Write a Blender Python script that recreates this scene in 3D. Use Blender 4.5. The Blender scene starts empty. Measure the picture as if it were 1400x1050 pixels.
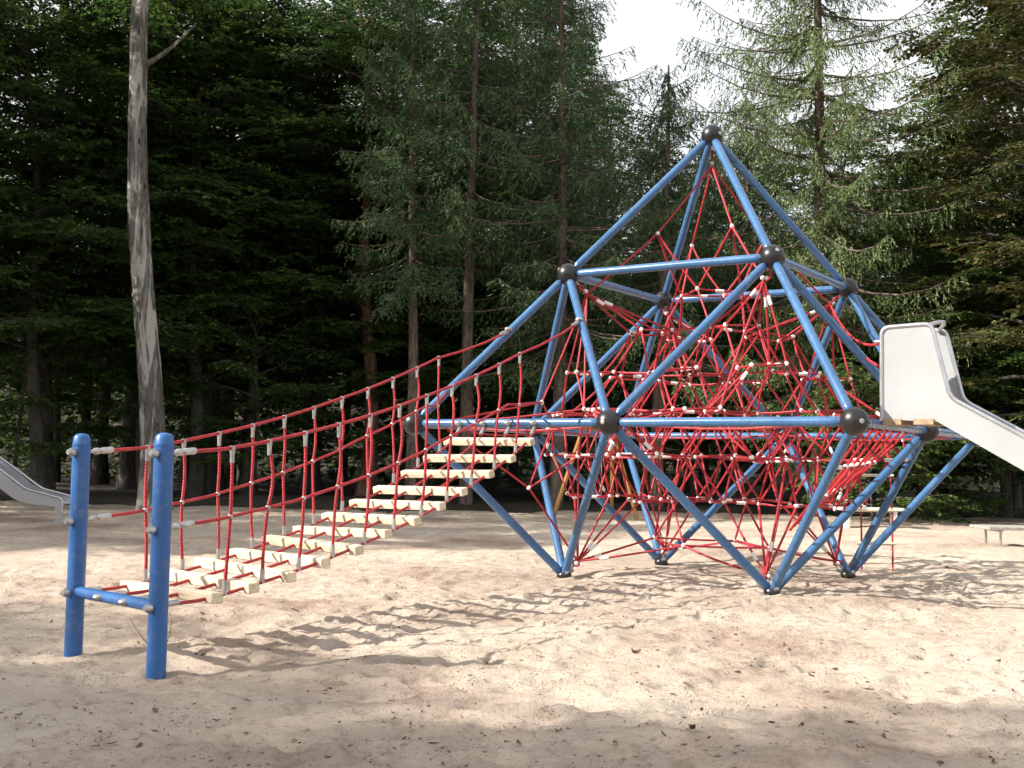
import bpy, math, random
import numpy as np
from math import radians, sin, cos, pi
from mathutils import Vector, Matrix, Quaternion

random.seed(7)
RNG = np.random.default_rng(7)
scene = bpy.context.scene
COL = scene.collection

# ------------------------------------------------------------------ camera
S = 2.4                                   # edge length of the space frame, metres
F_PX, FCX, FCY, FCZ, YAW, PITCH, ROLL, HT, HB = 1602.172, 2.294, -5.170, -.164, -.586, .066, .017, .713, .684
ZL2 = HB * S + .03                        # height of the middle level of the frame
CAMZ = ZL2 + FCZ * S
fw = np.array([0, cos(PITCH), sin(PITCH)]); rt = np.array([1., 0, 0]); up_ = np.cross(rt, fw)
CR = cos(ROLL) * rt + sin(ROLL) * up_; CU = -sin(ROLL) * rt + cos(ROLL) * up_
CPOS = np.array([0, 0, CAMZ])
cam_d = bpy.data.cameras.new('camera'); cam = bpy.data.objects.new('camera', cam_d); COL.objects.link(cam)
m = Matrix(((CR[0], CU[0], -fw[0], 0), (CR[1], CU[1], -fw[1], 0), (CR[2], CU[2], -fw[2], CAMZ), (0, 0, 0, 1)))
cam.matrix_world = m
cam_d.sensor_width = 36; cam_d.lens = 36 * F_PX / 1400; cam_d.clip_start = .1; cam_d.clip_end = 2000
scene.camera = cam

# ------------------------------------------------------------------ sky, sun, exposure
SUN_TO = Vector((-2.06, -.46, 1.40)).normalized()      # towards the sun, read from the post's shadow
elev = math.asin(SUN_TO.z); azim = math.atan2(SUN_TO.x, SUN_TO.y)
w = bpy.data.worlds.new('World'); scene.world = w; w.use_nodes = True
nt = w.node_tree; bg = nt.nodes['Background']
sky = nt.nodes.new('ShaderNodeTexSky'); sky.sky_type = 'NISHITA'; sky.sun_disc = False
sky.sun_elevation = elev; sky.sun_rotation = azim; sky.air_density = 1.0; sky.dust_density = 3.0; sky.ozone_density = 1.0
# thin bright cloud veil over the whole sky
mx = nt.nodes.new('ShaderNodeMix'); mx.data_type = 'RGBA'
tc = nt.nodes.new('ShaderNodeTexCoord'); nz = nt.nodes.new('ShaderNodeTexNoise'); nz.inputs['Scale'].default_value = 2.2; nz.inputs['Detail'].default_value = 5
mr = nt.nodes.new('ShaderNodeMapRange'); mr.inputs[1].default_value = .3; mr.inputs[2].default_value = .75; mr.inputs[3].default_value = .72; mr.inputs[4].default_value = .92
nt.links.new(tc.outputs['Generated'], nz.inputs['Vector']); nt.links.new(nz.outputs['Fac'], mr.inputs[0])
nt.links.new(mr.outputs[0], mx.inputs['Factor']); nt.links.new(sky.outputs[0], mx.inputs['A'])
mx.inputs['B'].default_value = (6.1, 6.1, 6.15, 1)
nt.links.new(mx.outputs['Result'], bg.inputs['Color']); bg.inputs['Strength'].default_value = .10
sun_d = bpy.data.lights.new('sun', 'SUN'); sun_d.energy = 5.0; sun_d.angle = radians(.53); sun_d.color = (1, .94, .85)
sun = bpy.data.objects.new('sun', sun_d); COL.objects.link(sun)
sun.rotation_euler = SUN_TO.to_track_quat('Z', 'Y').to_euler(); sun.location = (-20, -8, 20)
vs = scene.view_settings; vs.view_transform = 'Standard'; vs.look = 'None'; vs.gamma = 1; vs.use_curve_mapping = False
vs.exposure = 1.05
scene.cycles.use_denoising = True
scene.cycles.use_adaptive_sampling = True; scene.cycles.adaptive_threshold = .03; scene.cycles.use_light_tree = False
try: scene.cycles.denoiser = 'OPENIMAGEDENOISE'
except Exception: pass
scene.cycles.max_bounces = 4; scene.cycles.diffuse_bounces = 2; scene.cycles.glossy_bounces = 2; scene.cycles.transmission_bounces = 3
scene.cycles.transparent_max_bounces = 4; scene.cycles.caustics_reflective = False; scene.cycles.caustics_refractive = False

# ------------------------------------------------------------------ pixel -> place helpers
def ray(x, y): return fw + CR * (x - 700) / F_PX - CU * (y - 525) / F_PX
def ground(x, y, z=0.):
    d = ray(x, y); return CPOS + d * ((z - CAMZ) / d[2])
def at_depth(x, y, Y):
    d = ray(x, y); return CPOS + d * (Y / d[1])
def frame(u, v, k):
    z = ZL2 + (k * HT if k > 0 else k * HB) * S
    dx, dy = (u - FCX) * S, (v - FCY) * S
    return np.array([dx * cos(YAW) - dy * sin(YAW), dx * sin(YAW) + dy * cos(YAW), z])
def framew(u, v, w_):
    p = frame(u, v, 0); p[2] = ZL2 + w_ * S; return p
UDIR = frame(1, 0, 0) - frame(0, 0, 0); UDIR /= np.linalg.norm(UDIR)
VDIR = frame(0, 1, 0) - frame(0, 0, 0); VDIR /= np.linalg.norm(VDIR)

# ------------------------------------------------------------------ materials
def mat(name):
    m_ = bpy.data.materials.new(name); m_.use_nodes = True
    t = m_.node_tree; return m_, t, t.nodes['Principled BSDF']
def N(t, kind, **kw):
    n = t.nodes.new('ShaderNode' + kind)
    for k, v in kw.items():
        if k in n.inputs: n.inputs[k].default_value = v
        else: setattr(n, k, v)
    return n
def ramp(t, stops):
    r = t.nodes.new('ShaderNodeValToRGB'); el = r.color_ramp.elements
    while len(el) > 1: el.remove(el[-1])
    el[0].position, el[0].color = stops[0][0], (*stops[0][1], 1)
    for p, c in stops[1:]:
        e = el.new(p); e.color = (*c, 1)
    return r
def simple(name, col, rough=.5, metal=0., var=.12, scale=8., bump=0., bscale=60., coat=0.):
    m_, t, b = mat(name)
    tcn = N(t, 'TexCoord'); nn = N(t, 'TexNoise', Scale=scale, Detail=6.)
    t.links.new(tcn.outputs['Object'], nn.inputs['Vector'])
    r = ramp(t, [(.3, tuple(c * (1 - var) for c in col)), (.7, tuple(min(1, c * (1 + var)) for c in col))])
    t.links.new(nn.outputs['Fac'], r.inputs[0]); t.links.new(r.outputs[0], b.inputs['Base Color'])
    r2 = N(t, 'MapRange'); r2.inputs[3].default_value = max(.05, rough - .1); r2.inputs[4].default_value = min(1, rough + .12)
    t.links.new(nn.outputs['Fac'], r2.inputs[0]); t.links.new(r2.outputs[0], b.inputs['Roughness'])
    b.inputs['Metallic'].default_value = metal
    if coat: b.inputs['Coat Weight'].default_value = coat
    if bump:
        n2 = N(t, 'TexNoise', Scale=bscale, Detail=3.); t.links.new(tcn.outputs['Object'], n2.inputs['Vector'])
        bp = N(t, 'Bump', Strength=bump, Distance=.01); t.links.new(n2.outputs['Fac'], bp.inputs['Height']); t.links.new(bp.outputs[0], b.inputs['Normal'])
    return m_

M_BLUE = simple('blue_powder_coat', (.022, .100, .29), .33, 0, .12, 3, .02, 60)
M_TUBE = simple('blue_tube_paint', (.038, .118, .255), .27, 0, .15, 2.5, 0, 60, .15)
for m_ in (M_BLUE, M_TUBE):                       # sand dust and scuffs on the paint
    t = m_.node_tree; b = t.nodes['Principled BSDF']; src = b.inputs['Base Color'].links[0].from_socket
    tcn = N(t, 'TexCoord'); n1 = N(t, 'TexNoise', Scale=19., Detail=8., Roughness=.7); t.links.new(tcn.outputs['Object'], n1.inputs['Vector'])
    rr_ = ramp(t, [(.52, (0, 0, 0)), (.72, (.34, .34, .34))]); t.links.new(n1.outputs['Fac'], rr_.inputs[0])
    mxd = N(t, 'Mix', data_type='RGBA'); t.links.new(rr_.outputs[0], mxd.inputs['Factor']); t.links.new(src, mxd.inputs['A']); mxd.inputs['B'].default_value = (.27, .24, .21, 1)
    t.links.new(mxd.outputs['Result'], b.inputs['Base Color'])
M_BALL = simple('black_plastic', (.013, .0125, .014), .33, 0, .25, 9)
M_STEEL = simple('galvanised_steel', (.42, .42, .41), .36, .75, .2, 14)
M_WHITE = simple('white_clamp', (.78, .77, .74), .4, .0, .06, 20)
M_SLIDE = simple('slide_sheet', (.335, .345, .352), .38, 0, .06, 3)
M_SLIDE2 = simple('slide_sheet_old', (.42, .42, .45), .4, .2, .06, 3)
M_EDGE = simple('slide_tube', (.46, .46, .48), .28, .75, .08, 8)
M_BRK = simple('bracket_wood', (.30, .215, .13), .7, 0, .25, 20)
M_YEL = simple('yellow_tube', (.33, .17, .03), .45, 0, .12, 6)
M_GREYWOOD = simple('weathered_plank', (.30, .28, .25), .8, 0, .2, 10, .3, 30)
M_BENCH = simple('pale_bench', (.62, .61, .58), .6, 0, .1, 10)
M_TWIG = simple('twig_bark', (.10, .065, .04), .9, 0, .3, 30)
M_DEADLEAF = simple('dead_leaf', (.11, .060, .032), .8, 0, .55, 40)

def rope_mat():
    m_, t, b = mat('red_rope')
    tcn = N(t, 'TexCoord'); nn = N(t, 'TexNoise', Scale=14., Detail=4.); t.links.new(tcn.outputs['Object'], nn.inputs['Vector'])
    r = ramp(t, [(.3, (.28, .009, .016)), (.7, (.43, .021, .031))]); t.links.new(nn.outputs['Fac'], r.inputs[0]); t.links.new(r.outputs[0], b.inputs['Base Color'])
    b.inputs['Roughness'].default_value = .55
    wv = N(t, 'TexWave', Scale=26., Distortion=.5); wv.bands_direction = 'DIAGONAL'; t.links.new(tcn.outputs['Object'], wv.inputs['Vector'])
    bp = N(t, 'Bump', Strength=.55, Distance=.004); t.links.new(wv.outputs['Fac'], bp.inputs['Height']); t.links.new(bp.outputs[0], b.inputs['Normal'])
    return m_
M_ROPE = rope_mat()

def wood_mat():
    m_, t, b = mat('pine_plank')
    tcn = N(t, 'TexCoord'); oi = N(t, 'ObjectInfo')
    mp = N(t, 'Mapping'); mp.inputs['Scale'].default_value = (2.5, 30, 30)
    ad = N(t, 'VectorMath', operation='ADD'); sc_ = N(t, 'VectorMath', operation='SCALE'); sc_.inputs['Scale'].default_value = 37.
    cb = N(t, 'CombineXYZ'); t.links.new(oi.outputs['Random'], cb.inputs[0]); t.links.new(cb.outputs[0], sc_.inputs[0])
    t.links.new(tcn.outputs['Object'], ad.inputs[0]); t.links.new(sc_.outputs[0], ad.inputs[1]); t.links.new(ad.outputs[0], mp.inputs[0])
    nn = N(t, 'TexNoise', Scale=1., Detail=6., Distortion=1.2); t.links.new(mp.outputs[0], nn.inputs['Vector'])
    r = ramp(t, [(.25, (.34, .22, .12)), (.40, (.56, .45, .31)), (.55, (.65, .55, .41)), (.8, (.70, .62, .48))]); t.links.new(nn.outputs['Fac'], r.inputs[0])
    hv = N(t, 'HueSaturation'); mrv = N(t, 'MapRange'); mrv.inputs[3].default_value = .82; mrv.inputs[4].default_value = 1.12
    t.links.new(oi.outputs['Random'], mrv.inputs[0]); t.links.new(mrv.outputs[0], hv.inputs['Value']); t.links.new(r.outputs[0], hv.inputs['Color'])
    t.links.new(hv.outputs[0], b.inputs['Base Color']); b.inputs['Roughness'].default_value = .65
    bp = N(t, 'Bump', Strength=.2, Distance=.004); t.links.new(nn.outputs['Fac'], bp.inputs['Height']); t.links.new(bp.outputs[0], b.inputs['Normal'])
    return m_
M_WOOD = wood_mat()

def sand_mat():
    m_, t, b = mat('sand')
    tcn = N(t, 'TexCoord')
    n1 = N(t, 'TexNoise', Scale=.45, Detail=5., Roughness=.6); n2 = N(t, 'TexNoise', Scale=7., Detail=8., Roughness=.65)
    n3 = N(t, 'TexNoise', Scale=160., Detail=3.); n4 = N(t, 'TexNoise', Scale=34., Detail=6., Roughness=.7)
    vr = N(t, 'TexVoronoi', Scale=26.)
    for n in (n1, n2, n3, n4, vr): t.links.new(tcn.outputs['Object'], n.inputs['Vector'])
    r1 = ramp(t, [(.33, (.37, .275, .22)), (.48, (.54, .445, .36)), (.68, (.64, .56, .465))]); t.links.new(n1.outputs['Fac'], r1.inputs[0])
    r2 = ramp(t, [(.32, (.62, .56, .52)), (.50, (1, 1, 1)), (.8, (1.0, .99, .97))]); t.links.new(n2.outputs['Fac'], r2.inputs[0])
    mu = N(t, 'Mix', data_type='RGBA', blend_type='MULTIPLY'); mu.inputs['Factor'].default_value = .75
    t.links.new(r1.outputs[0], mu.inputs['A']); t.links.new(r2.outputs[0], mu.inputs['B'])
    r3 = ramp(t, [(.30, (.42, .34, .29)), (.42, (1, 1, 1)), (.7, (1, 1, 1))]); t.links.new(n4.outputs['Fac'], r3.inputs[0])
    mu2 = N(t, 'Mix', data_type='RGBA', blend_type='MULTIPLY'); mu2.inputs['Factor'].default_value = .6
    t.links.new(mu.outputs['Result'], mu2.inputs['A']); t.links.new(r3.outputs[0], mu2.inputs['B'])
    n5 = N(t, 'TexNoise', Scale=62., Detail=4., Roughness=.6); n6 = N(t, 'TexNoise', Scale=2.3, Detail=3.)
    for n in (n5, n6): t.links.new(tcn.outputs['Object'], n.inputs['Vector'])
    sub = N(t, 'Math', operation='MULTIPLY_ADD'); sub.inputs[1].default_value = .35; t.links.new(n6.outputs['Fac'], sub.inputs[0]); t.links.new(n5.outputs['Fac'], sub.inputs[2])
    r5 = ramp(t, [(.815, (0, 0, 0)), (.86, (1, 1, 1))]); t.links.new(sub.outputs[0], r5.inputs[0])
    mu3 = N(t, 'Mix', data_type='RGBA'); t.links.new(r5.outputs[0], mu3.inputs['Factor']); t.links.new(mu2.outputs['Result'], mu3.inputs['A']); mu3.inputs['B'].default_value = (.12, .085, .06, 1)
    t.links.new(mu3.outputs['Result'], b.inputs['Base Color']); b.inputs['Roughness'].default_value = .95
    b.inputs['Specular IOR Level'].default_value = .1
    a1 = N(t, 'Math', operation='MULTIPLY_ADD'); a1.inputs[1].default_value = .35; t.links.new(n3.outputs['Fac'], a1.inputs[0]); t.links.new(n4.outputs['Fac'], a1.inputs[2])
    bp = N(t, 'Bump', Strength=1., Distance=.032); t.links.new(a1.outputs[0], bp.inputs['Height']); t.links.new(bp.outputs[0], b.inputs['Normal'])
    return m_
M_SAND = sand_mat()
M_FLOOR = simple('leaf_litter', (.038, .030, .019), .95, 0, .5, 3, .6, 12)

def leaf_mat(name, cols, trans=.28, rough=.55):
    m_, t, b = mat(name)
    geo = N(t, 'NewGeometry'); oi = N(t, 'ObjectInfo')
    r = ramp(t, cols); t.links.new(geo.outputs['Random Per Island'], r.inputs[0])
    hv = N(t, 'HueSaturation'); mv = N(t, 'MapRange'); mv.inputs[3].default_value = .78; mv.inputs[4].default_value = 1.2
    t.links.new(oi.outputs['Random'], mv.inputs[0]); t.links.new(mv.outputs[0], hv.inputs['Value']); t.links.new(r.outputs[0], hv.inputs['Color'])
    t.links.new(hv.outputs[0], b.inputs['Base Color']); b.inputs['Roughness'].default_value = rough; b.inputs['Specular IOR Level'].default_value = .3
    tr = N(t, 'BsdfTranslucent'); t.links.new(hv.outputs[0], tr.inputs['Color'])
    ms = N(t, 'MixShader'); ms.inputs[0].default_value = trans
    t.links.new(b.outputs[0], ms.inputs[1]); t.links.new(tr.outputs[0], ms.inputs[2])
    t.links.new(ms.outputs[0], t.nodes['Material Output'].inputs['Surface'])
    return m_
M_BEECH = leaf_mat('beech_leaves', [(0, (.034, .075, .018)), (.5, (.062, .130, .028)), (.85, (.10, .170, .034)), (1, (.17, .21, .045))], .35)
M_COPPER = leaf_mat('turning_leaves', [(0, (.040, .052, .016)), (.5, (.070, .090, .023)), (.86, (.100, .088, .028)), (1, (.16, .10, .036))])
M_SPRUCE = leaf_mat('spruce_needles', [(0, (.044, .086, .036)), (.6, (.085, .150, .060)), (1, (.14, .20, .08))], .3)
M_LARCH = leaf_mat('pale_needles', [(0, (.070, .110, .040)), (.6, (.115, .165, .060)), (1, (.19, .22, .085))], .3)
M_HAZEL = leaf_mat('hazel_leaves', [(0, (.045, .085, .018)), (.6, (.085, .14, .030)), (1, (.14, .19, .045))], .35)

def bark_mat(name, dark, mid, light, patch=None):
    m_, t, b = mat(name)
    tcn = N(t, 'TexCoord'); mp = N(t, 'Mapping'); mp.inputs['Scale'].default_value = (7, 7, 2.0); t.links.new(tcn.outputs['Object'], mp.inputs[0])
    nn = N(t, 'TexNoise', Scale=1.3, Detail=8., Roughness=.65, Distortion=.6); t.links.new(mp.outputs[0], nn.inputs['Vector'])
    r = ramp(t, [(.3, dark), (.5, mid), (.72, light)]); t.links.new(nn.outputs['Fac'], r.inputs[0])
    out = r.outputs[0]
    if patch:
        mp2 = N(t, 'Mapping'); mp2.inputs['Scale'].default_value = (2.6, 2.6, .42); mp2.inputs['Location'].default_value = (1.7, .4, .3); t.links.new(tcn.outputs['Object'], mp2.inputs[0])
        n2 = N(t, 'TexNoise', Scale=1.25, Detail=7., Roughness=.6, Distortion=.8); t.links.new(mp2.outputs[0], n2.inputs['Vector'])
        rp = ramp(t, [(.50, (0, 0, 0)), (.56, (1, 1, 1))]); t.links.new(n2.outputs['Fac'], rp.inputs[0])
        mxn = N(t, 'Mix', data_type='RGBA'); t.links.new(rp.outputs[0], mxn.inputs['Factor']); t.links.new(out, mxn.inputs['A']); mxn.inputs['B'].default_value = (*patch, 1)
        rd = ramp(t, [(.33, (.13, .12, .11)), (.40, (1, 1, 1))]); t.links.new(nn.outputs['Fac'], rd.inputs[0])
        mm = N(t, 'Mix', data_type='RGBA', blend_type='MULTIPLY'); mm.inputs['Factor'].default_value = .9
        t.links.new(mxn.outputs['Result'], mm.inputs['A']); t.links.new(rd.outputs[0], mm.inputs['B']); out = mm.outputs['Result']
    t.links.new(out, b.inputs['Base Color']); b.inputs['Roughness'].default_value = .92; b.inputs['Specular IOR Level'].default_value = .15
    bp = N(t, 'Bump', Strength=.8, Distance=.04); t.links.new(nn.outputs['Fac'], bp.inputs['Height']); t.links.new(bp.outputs[0], b.inputs['Normal'])
    return m_
M_BARK = bark_mat('beech_bark', (.040, .037, .032), (.085, .079, .070), (.14, .133, .12))
M_BARKD = bark_mat('old_bark', (.045, .041, .036), (.125, .117, .105), (.19, .18, .165), (.38, .365, .335))
M_SBARK = bark_mat('spruce_bark', (.050, .036, .028), (.135, .105, .085), (.23, .19, .16))
M_PBARK = bark_mat('pine_bark', (.06, .035, .024), (.18, .105, .07), (.30, .19, .13))

# ------------------------------------------------------------------ mesh helpers
def mesh_np(name, V, F, material=None, smooth=False):
    V = np.asarray(V, np.float32); F = np.asarray(F, np.int32); k = F.shape[1]
    me = bpy.data.meshes.new(name)
    me.vertices.add(len(V)); me.vertices.foreach_set('co', V.ravel())
    me.loops.add(F.size); me.loops.foreach_set('vertex_index', F.ravel())
    me.polygons.add(len(F)); me.polygons.foreach_set('loop_start', np.arange(0, F.size, k, dtype=np.int32)); me.polygons.foreach_set('loop_total', np.full(len(F), k, np.int32))
    me.polygons.foreach_set('use_smooth', np.full(len(F), bool(smooth)))
    me.update(calc_edges=True); me.validate()
    if material: me.materials.append(material)
    return me
def obj(name, me, parent=None, loc=None):
    o = bpy.data.objects.new(name, me); COL.objects.link(o)
    if parent: o.parent = parent
    if loc is not None: o.location = tuple(loc)
    return o
def tag(o, label, cat, group=None):
    o['label'] = label; o['category'] = cat
    if group: o['group'] = group
    return o
def thing(name, label, cat, loc=(0, 0, 0), rz=0., group=None):
    o = bpy.data.objects.new(name, None); COL.objects.link(o); o.empty_display_size = .2
    o.location = tuple(float(c) for c in loc); o.rotation_euler = (0, 0, rz); return tag(o, label, cat, group)
def structure(o): o['kind'] = 'structure'; return o

class MB:
    """collects quad shapes for one mesh"""
    def __init__(s): s.V = []; s.F = []; s.n = 0
    def add(s, V, F):
        s.V.append(np.asarray(V, float)); s.F.append(np.asarray(F, int) + s.n); s.n += len(V); return s
    def tube(s, pts, r, sides=8, caps=True):
        pts = np.asarray(pts, float); n = len(pts); r = np.full(n, r, float) if np.isscalar(r) else np.asarray(r, float)
        tn = np.gradient(pts, axis=0); tn /= np.linalg.norm(tn, axis=1)[:, None] + 1e-12
        a = np.array([0, 0, 1.]) if abs(tn[0][2]) < .9 else np.array([1., 0, 0])
        nx = np.cross(tn[0], a); nx /= np.linalg.norm(nx); A = [nx]
        for i in range(1, n):
            q = A[-1] - tn[i] * (A[-1] @ tn[i]); A.append(q / (np.linalg.norm(q) + 1e-12))
        A = np.array(A); B = np.cross(tn, A)
        th = np.arange(sides) * 2 * pi / sides
        V = pts[:, None] + r[:, None, None] * (np.cos(th)[None, :, None] * A[:, None] + np.sin(th)[None, :, None] * B[:, None])
        if caps:
            V = np.concatenate([np.repeat(pts[:1, None], sides, 1) + (V[:1] - pts[:1, None]) * .02, V, np.repeat(pts[-1:, None], sides, 1) + (V[-1:] - pts[-1:, None]) * .02])
            n += 2
        i = np.arange(n - 1)[:, None] * sides; j = np.arange(sides)[None]; j2 = (j + 1) % sides
        F = np.stack([i + j, i + j2, i + sides + j2, i + sides + j], -1).reshape(-1, 4)
        return s.add(V.reshape(-1, 3), F)
    def box(s, c, size, X=(1, 0, 0), Y=(0, 1, 0), Z=(0, 0, 1), bev=0.):
        c = np.asarray(c, float); X, Y, Z = (np.asarray(a, float) for a in (X, Y, Z)); hx, hy, hz = (a / 2 for a in size)
        if not bev:
            V = [c + X * sx * hx + Y * sy * hy + Z * sz * hz for sz in (-1, 1) for sx, sy in ((-1, -1), (1, -1), (1, 1), (-1, 1))]
            F = [(3, 2, 1, 0), (4, 5, 6, 7), (0, 1, 5, 4), (1, 2, 6, 5), (2, 3, 7, 6), (3, 0, 4, 7)]
            return s.add(V, F)
        rings = []
        for z, ins in ((-hz, bev), (-hz + bev, 0), (hz - bev, 0), (hz, bev)):
            a, b_ = hx - ins, hy - ins
            e = bev * .7
            p = [(-a + e, -b_), (a - e, -b_), (a, -b_ + e), (a, b_ - e), (a - e, b_), (-a + e, b_), (-a, b_ - e), (-a, -b_ + e)]
            rings += [c + X * x + Y * y + Z * z for x, y in p]
        F = []
        for k in range(3):
            for j in range(8): F.append((k * 8 + j, k * 8 + (j + 1) % 8, k * 8 + 8 + (j + 1) % 8, k * 8 + 8 + j))
        for o, fl in ((0, True), (24, False)):
            q = [(0, 1, 2, 7), (7, 2, 3, 6), (6, 3, 4, 5)]
            F += [tuple(o + i for i in (t[::-1] if fl else t)) for t in q]
        return s.add(rings, F)
    def ball(s, c, r, nu=16, nv=10, sc=(1, 1, 1)):
        c = np.asarray(c, float); V = []
        for i in range(nv + 1):
            a = pi * i / nv; rr = max(sin(a), 1e-3)
            for j in range(nu):
                b_ = 2 * pi * j / nu; V.append(c + r * np.array([rr * cos(b_) * sc[0], rr * sin(b_) * sc[1], cos(a) * sc[2]]))
        F = [(i * nu + j, (i + 1) * nu + j, (i + 1) * nu + (j + 1) % nu, i * nu + (j + 1) % nu) for i in range(nv) for j in range(nu)]
        return s.add(V, F)
    def mesh(s, name, material, smooth=True):
        me = mesh_np(name, np.concatenate(s.V), np.concatenate(s.F), material, smooth)
        if smooth: me.set_sharp_from_angle(angle=radians(42))
        return me
    def build(s, name, material, parent=None, smooth=True, loc=None): return obj(name, s.mesh(name, material, smooth), parent, loc)

def sag_line(a, b, sag=0., n=6, wob=None):
    t = np.linspace(0, 1, n)[:, None]; a, b = np.asarray(a, float), np.asarray(b, float)
    P = a + (b - a) * t; P[:, 2] -= (sag * 4 * t * (1 - t))[:, 0]
    if wob is not None: P += np.asarray(wob)[None] * 4 * t * (1 - t)
    return P

# value noise
_perm = RNG.random((256, 256))
def vnoise(x, y):
    xi, yi = np.floor(x).astype(int), np.floor(y).astype(int); fx, fy = x - xi, y - yi
    fx = fx * fx * (3 - 2 * fx); fy = fy * fy * (3 - 2 * fy)
    g = lambda a, b_: _perm[a & 255, b_ & 255]
    return (g(xi, yi) * (1 - fx) + g(xi + 1, yi) * fx) * (1 - fy) + (g(xi, yi + 1) * (1 - fx) + g(xi + 1, yi + 1) * fx) * fy - .5
def fbm(x, y, o=4, gain=.5):
    r = 0; a = 1.
    for k in range(o):
        r = r + a * vnoise(x * 2 ** k + 17.3 * k, y * 2 ** k + 9.1 * k); a *= gain
    return r

# ------------------------------------------------------------------ the ground
BASES = [frame(-.5, -.5, -1), frame(.5, -.5, -1), frame(.5, .5, -1), frame(-.5, .5, -1)]
def sand_h(x, y):
    h = .10 * fbm(x * .22 + 3, y * .22, 2) + .05 * fbm(x * .9, y * .9 + 5, 3)
    tramp = fbm(x * 3.1, y * 3.1, 3)
    pat = np.clip(.5 + 1.6 * fbm(x * .6 + 8, y * .6, 2), .15, 1.)
    h = h + .030 * tramp - .040 * pat * np.abs(fbm(x * 4.3 + 4, y * 4.3, 4)) + .010 + .030 * pat * fbm(x * 13, y * 13, 3)
    for b in BASES:
        d2 = (x - b[0]) ** 2 + (y - b[1]) ** 2; h = h * (1 - .6 * np.exp(-d2 / .5)) + .02 * np.exp(-d2 / .4)
    for px, py, r_, a in MOUNDS:
        h = h + a * np.exp(-((x - px) ** 2 + (y - py) ** 2 * 1.4) / r_ ** 2)
    for (ax, ay), az_, r_ in ANCH:
        d2 = (x - ax) ** 2 + (y - ay) ** 2; k = np.exp(-d2 / r_ ** 2); h = h * (1 - .85 * k) + az_ * k + .020 * np.exp(-((np.sqrt(d2) - .13) / .07) ** 2) * (.6 + 1.6 * vnoise(x * 9, y * 9))
    return h
ANCH = [(tuple(ground(100, 897)[:2]), -.012, .55), (tuple(ground(213, 927)[:2]), -.012, .5)] + [(tuple(b[:2]), -.012, .6) for b in BASES]
MOUNDS = [(-2.3, 6.5, .5, .03), (.1, 7.6, 1.1, .05), (2.2, 11.3, 1.5, .04), (-.8, 7.0, .5, .03), (-3.2, 6.2, 1.3, .05)]
xs = np.concatenate([np.arange(-26, -5.6, .2), np.arange(-5.6, 6.6, .036), np.arange(6.6, 26.1, .2)])
ylist = [-8.]; 
while ylist[-1] < 36:
    y_ = ylist[-1]; ylist.append(y_ + (.5 if y_ < 1.5 else max(.02, .0042 * y_)))
ys = np.array(ylist)
GX, GY = np.meshgrid(xs, ys)
GZ = sand_h(GX, GY)
# footprints
fpx = np.concatenate([RNG.uniform(-5, 6, 3600), RNG.uniform(-5.5, 6.5, 900)]); fpy = np.concatenate([4.2 + 9 * RNG.random(3600) ** 1.2, RNG.uniform(10, 17, 900)])
for x0, y0 in zip(fpx, fpy):
    a = RNG.uniform(0, pi); L_ = RNG.uniform(.035, .14); W_ = L_ * RNG.uniform(.35, .7); dep = RNG.uniform(.004, .024) * min(1, L_ / .08)
    i0, i1 = np.searchsorted(ys, (y0 - .4, y0 + .4)); j0, j1 = np.searchsorted(xs, (x0 - .4, x0 + .4))
    X, Y = GX[i0:i1, j0:j1] - x0, GY[i0:i1, j0:j1] - y0
    p, q = (X * cos(a) + Y * sin(a)) / L_, (-X * sin(a) + Y * cos(a)) / W_
    r2 = p * p + q * q
    GZ[i0:i1, j0:j1] += dep * (-np.exp(-r2 ** 2) + .55 * np.exp(-(np.sqrt(r2) - 1.5) ** 2 / .12) * (q > -.2))
GZ -= np.clip((np.abs(GX) - 23) / 3, 0, 1) * .5
nY, nX = GX.shape
ii = np.arange(nY - 1)[:, None] * nX + np.arange(nX - 1)[None]
FQ = np.stack([ii, ii + 1, ii + nX + 1, ii + nX], -1).reshape(-1, 4)
structure(obj('sand', mesh_np('sand', np.stack([GX, GY, GZ], -1).reshape(-1, 3), FQ, M_SAND, True)))
def sz(x, y):
    i = min(max(np.searchsorted(ys, y), 1), nY - 1); j = min(max(np.searchsorted(xs, x), 1), nX - 1); return float(GZ[i, j])

gx = np.concatenate([[-700, -300, -150], np.arange(-80, 81, 1.), [150, 300, 700]]); gy = np.concatenate([[-700, -300, -120], np.arange(-50, 111, 1.), [180, 350, 800]])
X, Y = np.meshgrid(gx, gy)
edge = np.minimum(29.6 + 1.1 * fbm(X * .25, X * 0 + 2, 3) - Y, np.minimum(X + 21.5 + fbm(Y * .3, Y * 0, 2) * 2, np.minimum(21.5 - X, Y + 6)))
Z = np.where(edge > 0, -.16 - .3 * np.clip(edge, 0, 1), -.16 + .30 * np.clip(-edge / 1.5, 0, 1)) + .12 * fbm(X * .4, Y * .4, 3) * (edge < 0)
Z = Z + 15 * (lambda q: q * q * (3 - 2 * q))(np.clip((Y - 60) / 45, 0, 1)) * (1 + .3 * fbm(X * .03, Y * .03, 2))
n_ = X.shape[1]; ii = np.arange(X.shape[0] - 1)[:, None] * n_ + np.arange(n_ - 1)[None]
structure(obj('forest_floor', mesh_np('forest_floor', np.stack([X, Y, Z], -1).reshape(-1, 3), np.stack([ii, ii + 1, ii + n_ + 1, ii + n_], -1).reshape(-1, 4), M_FLOOR, True)))

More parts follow.
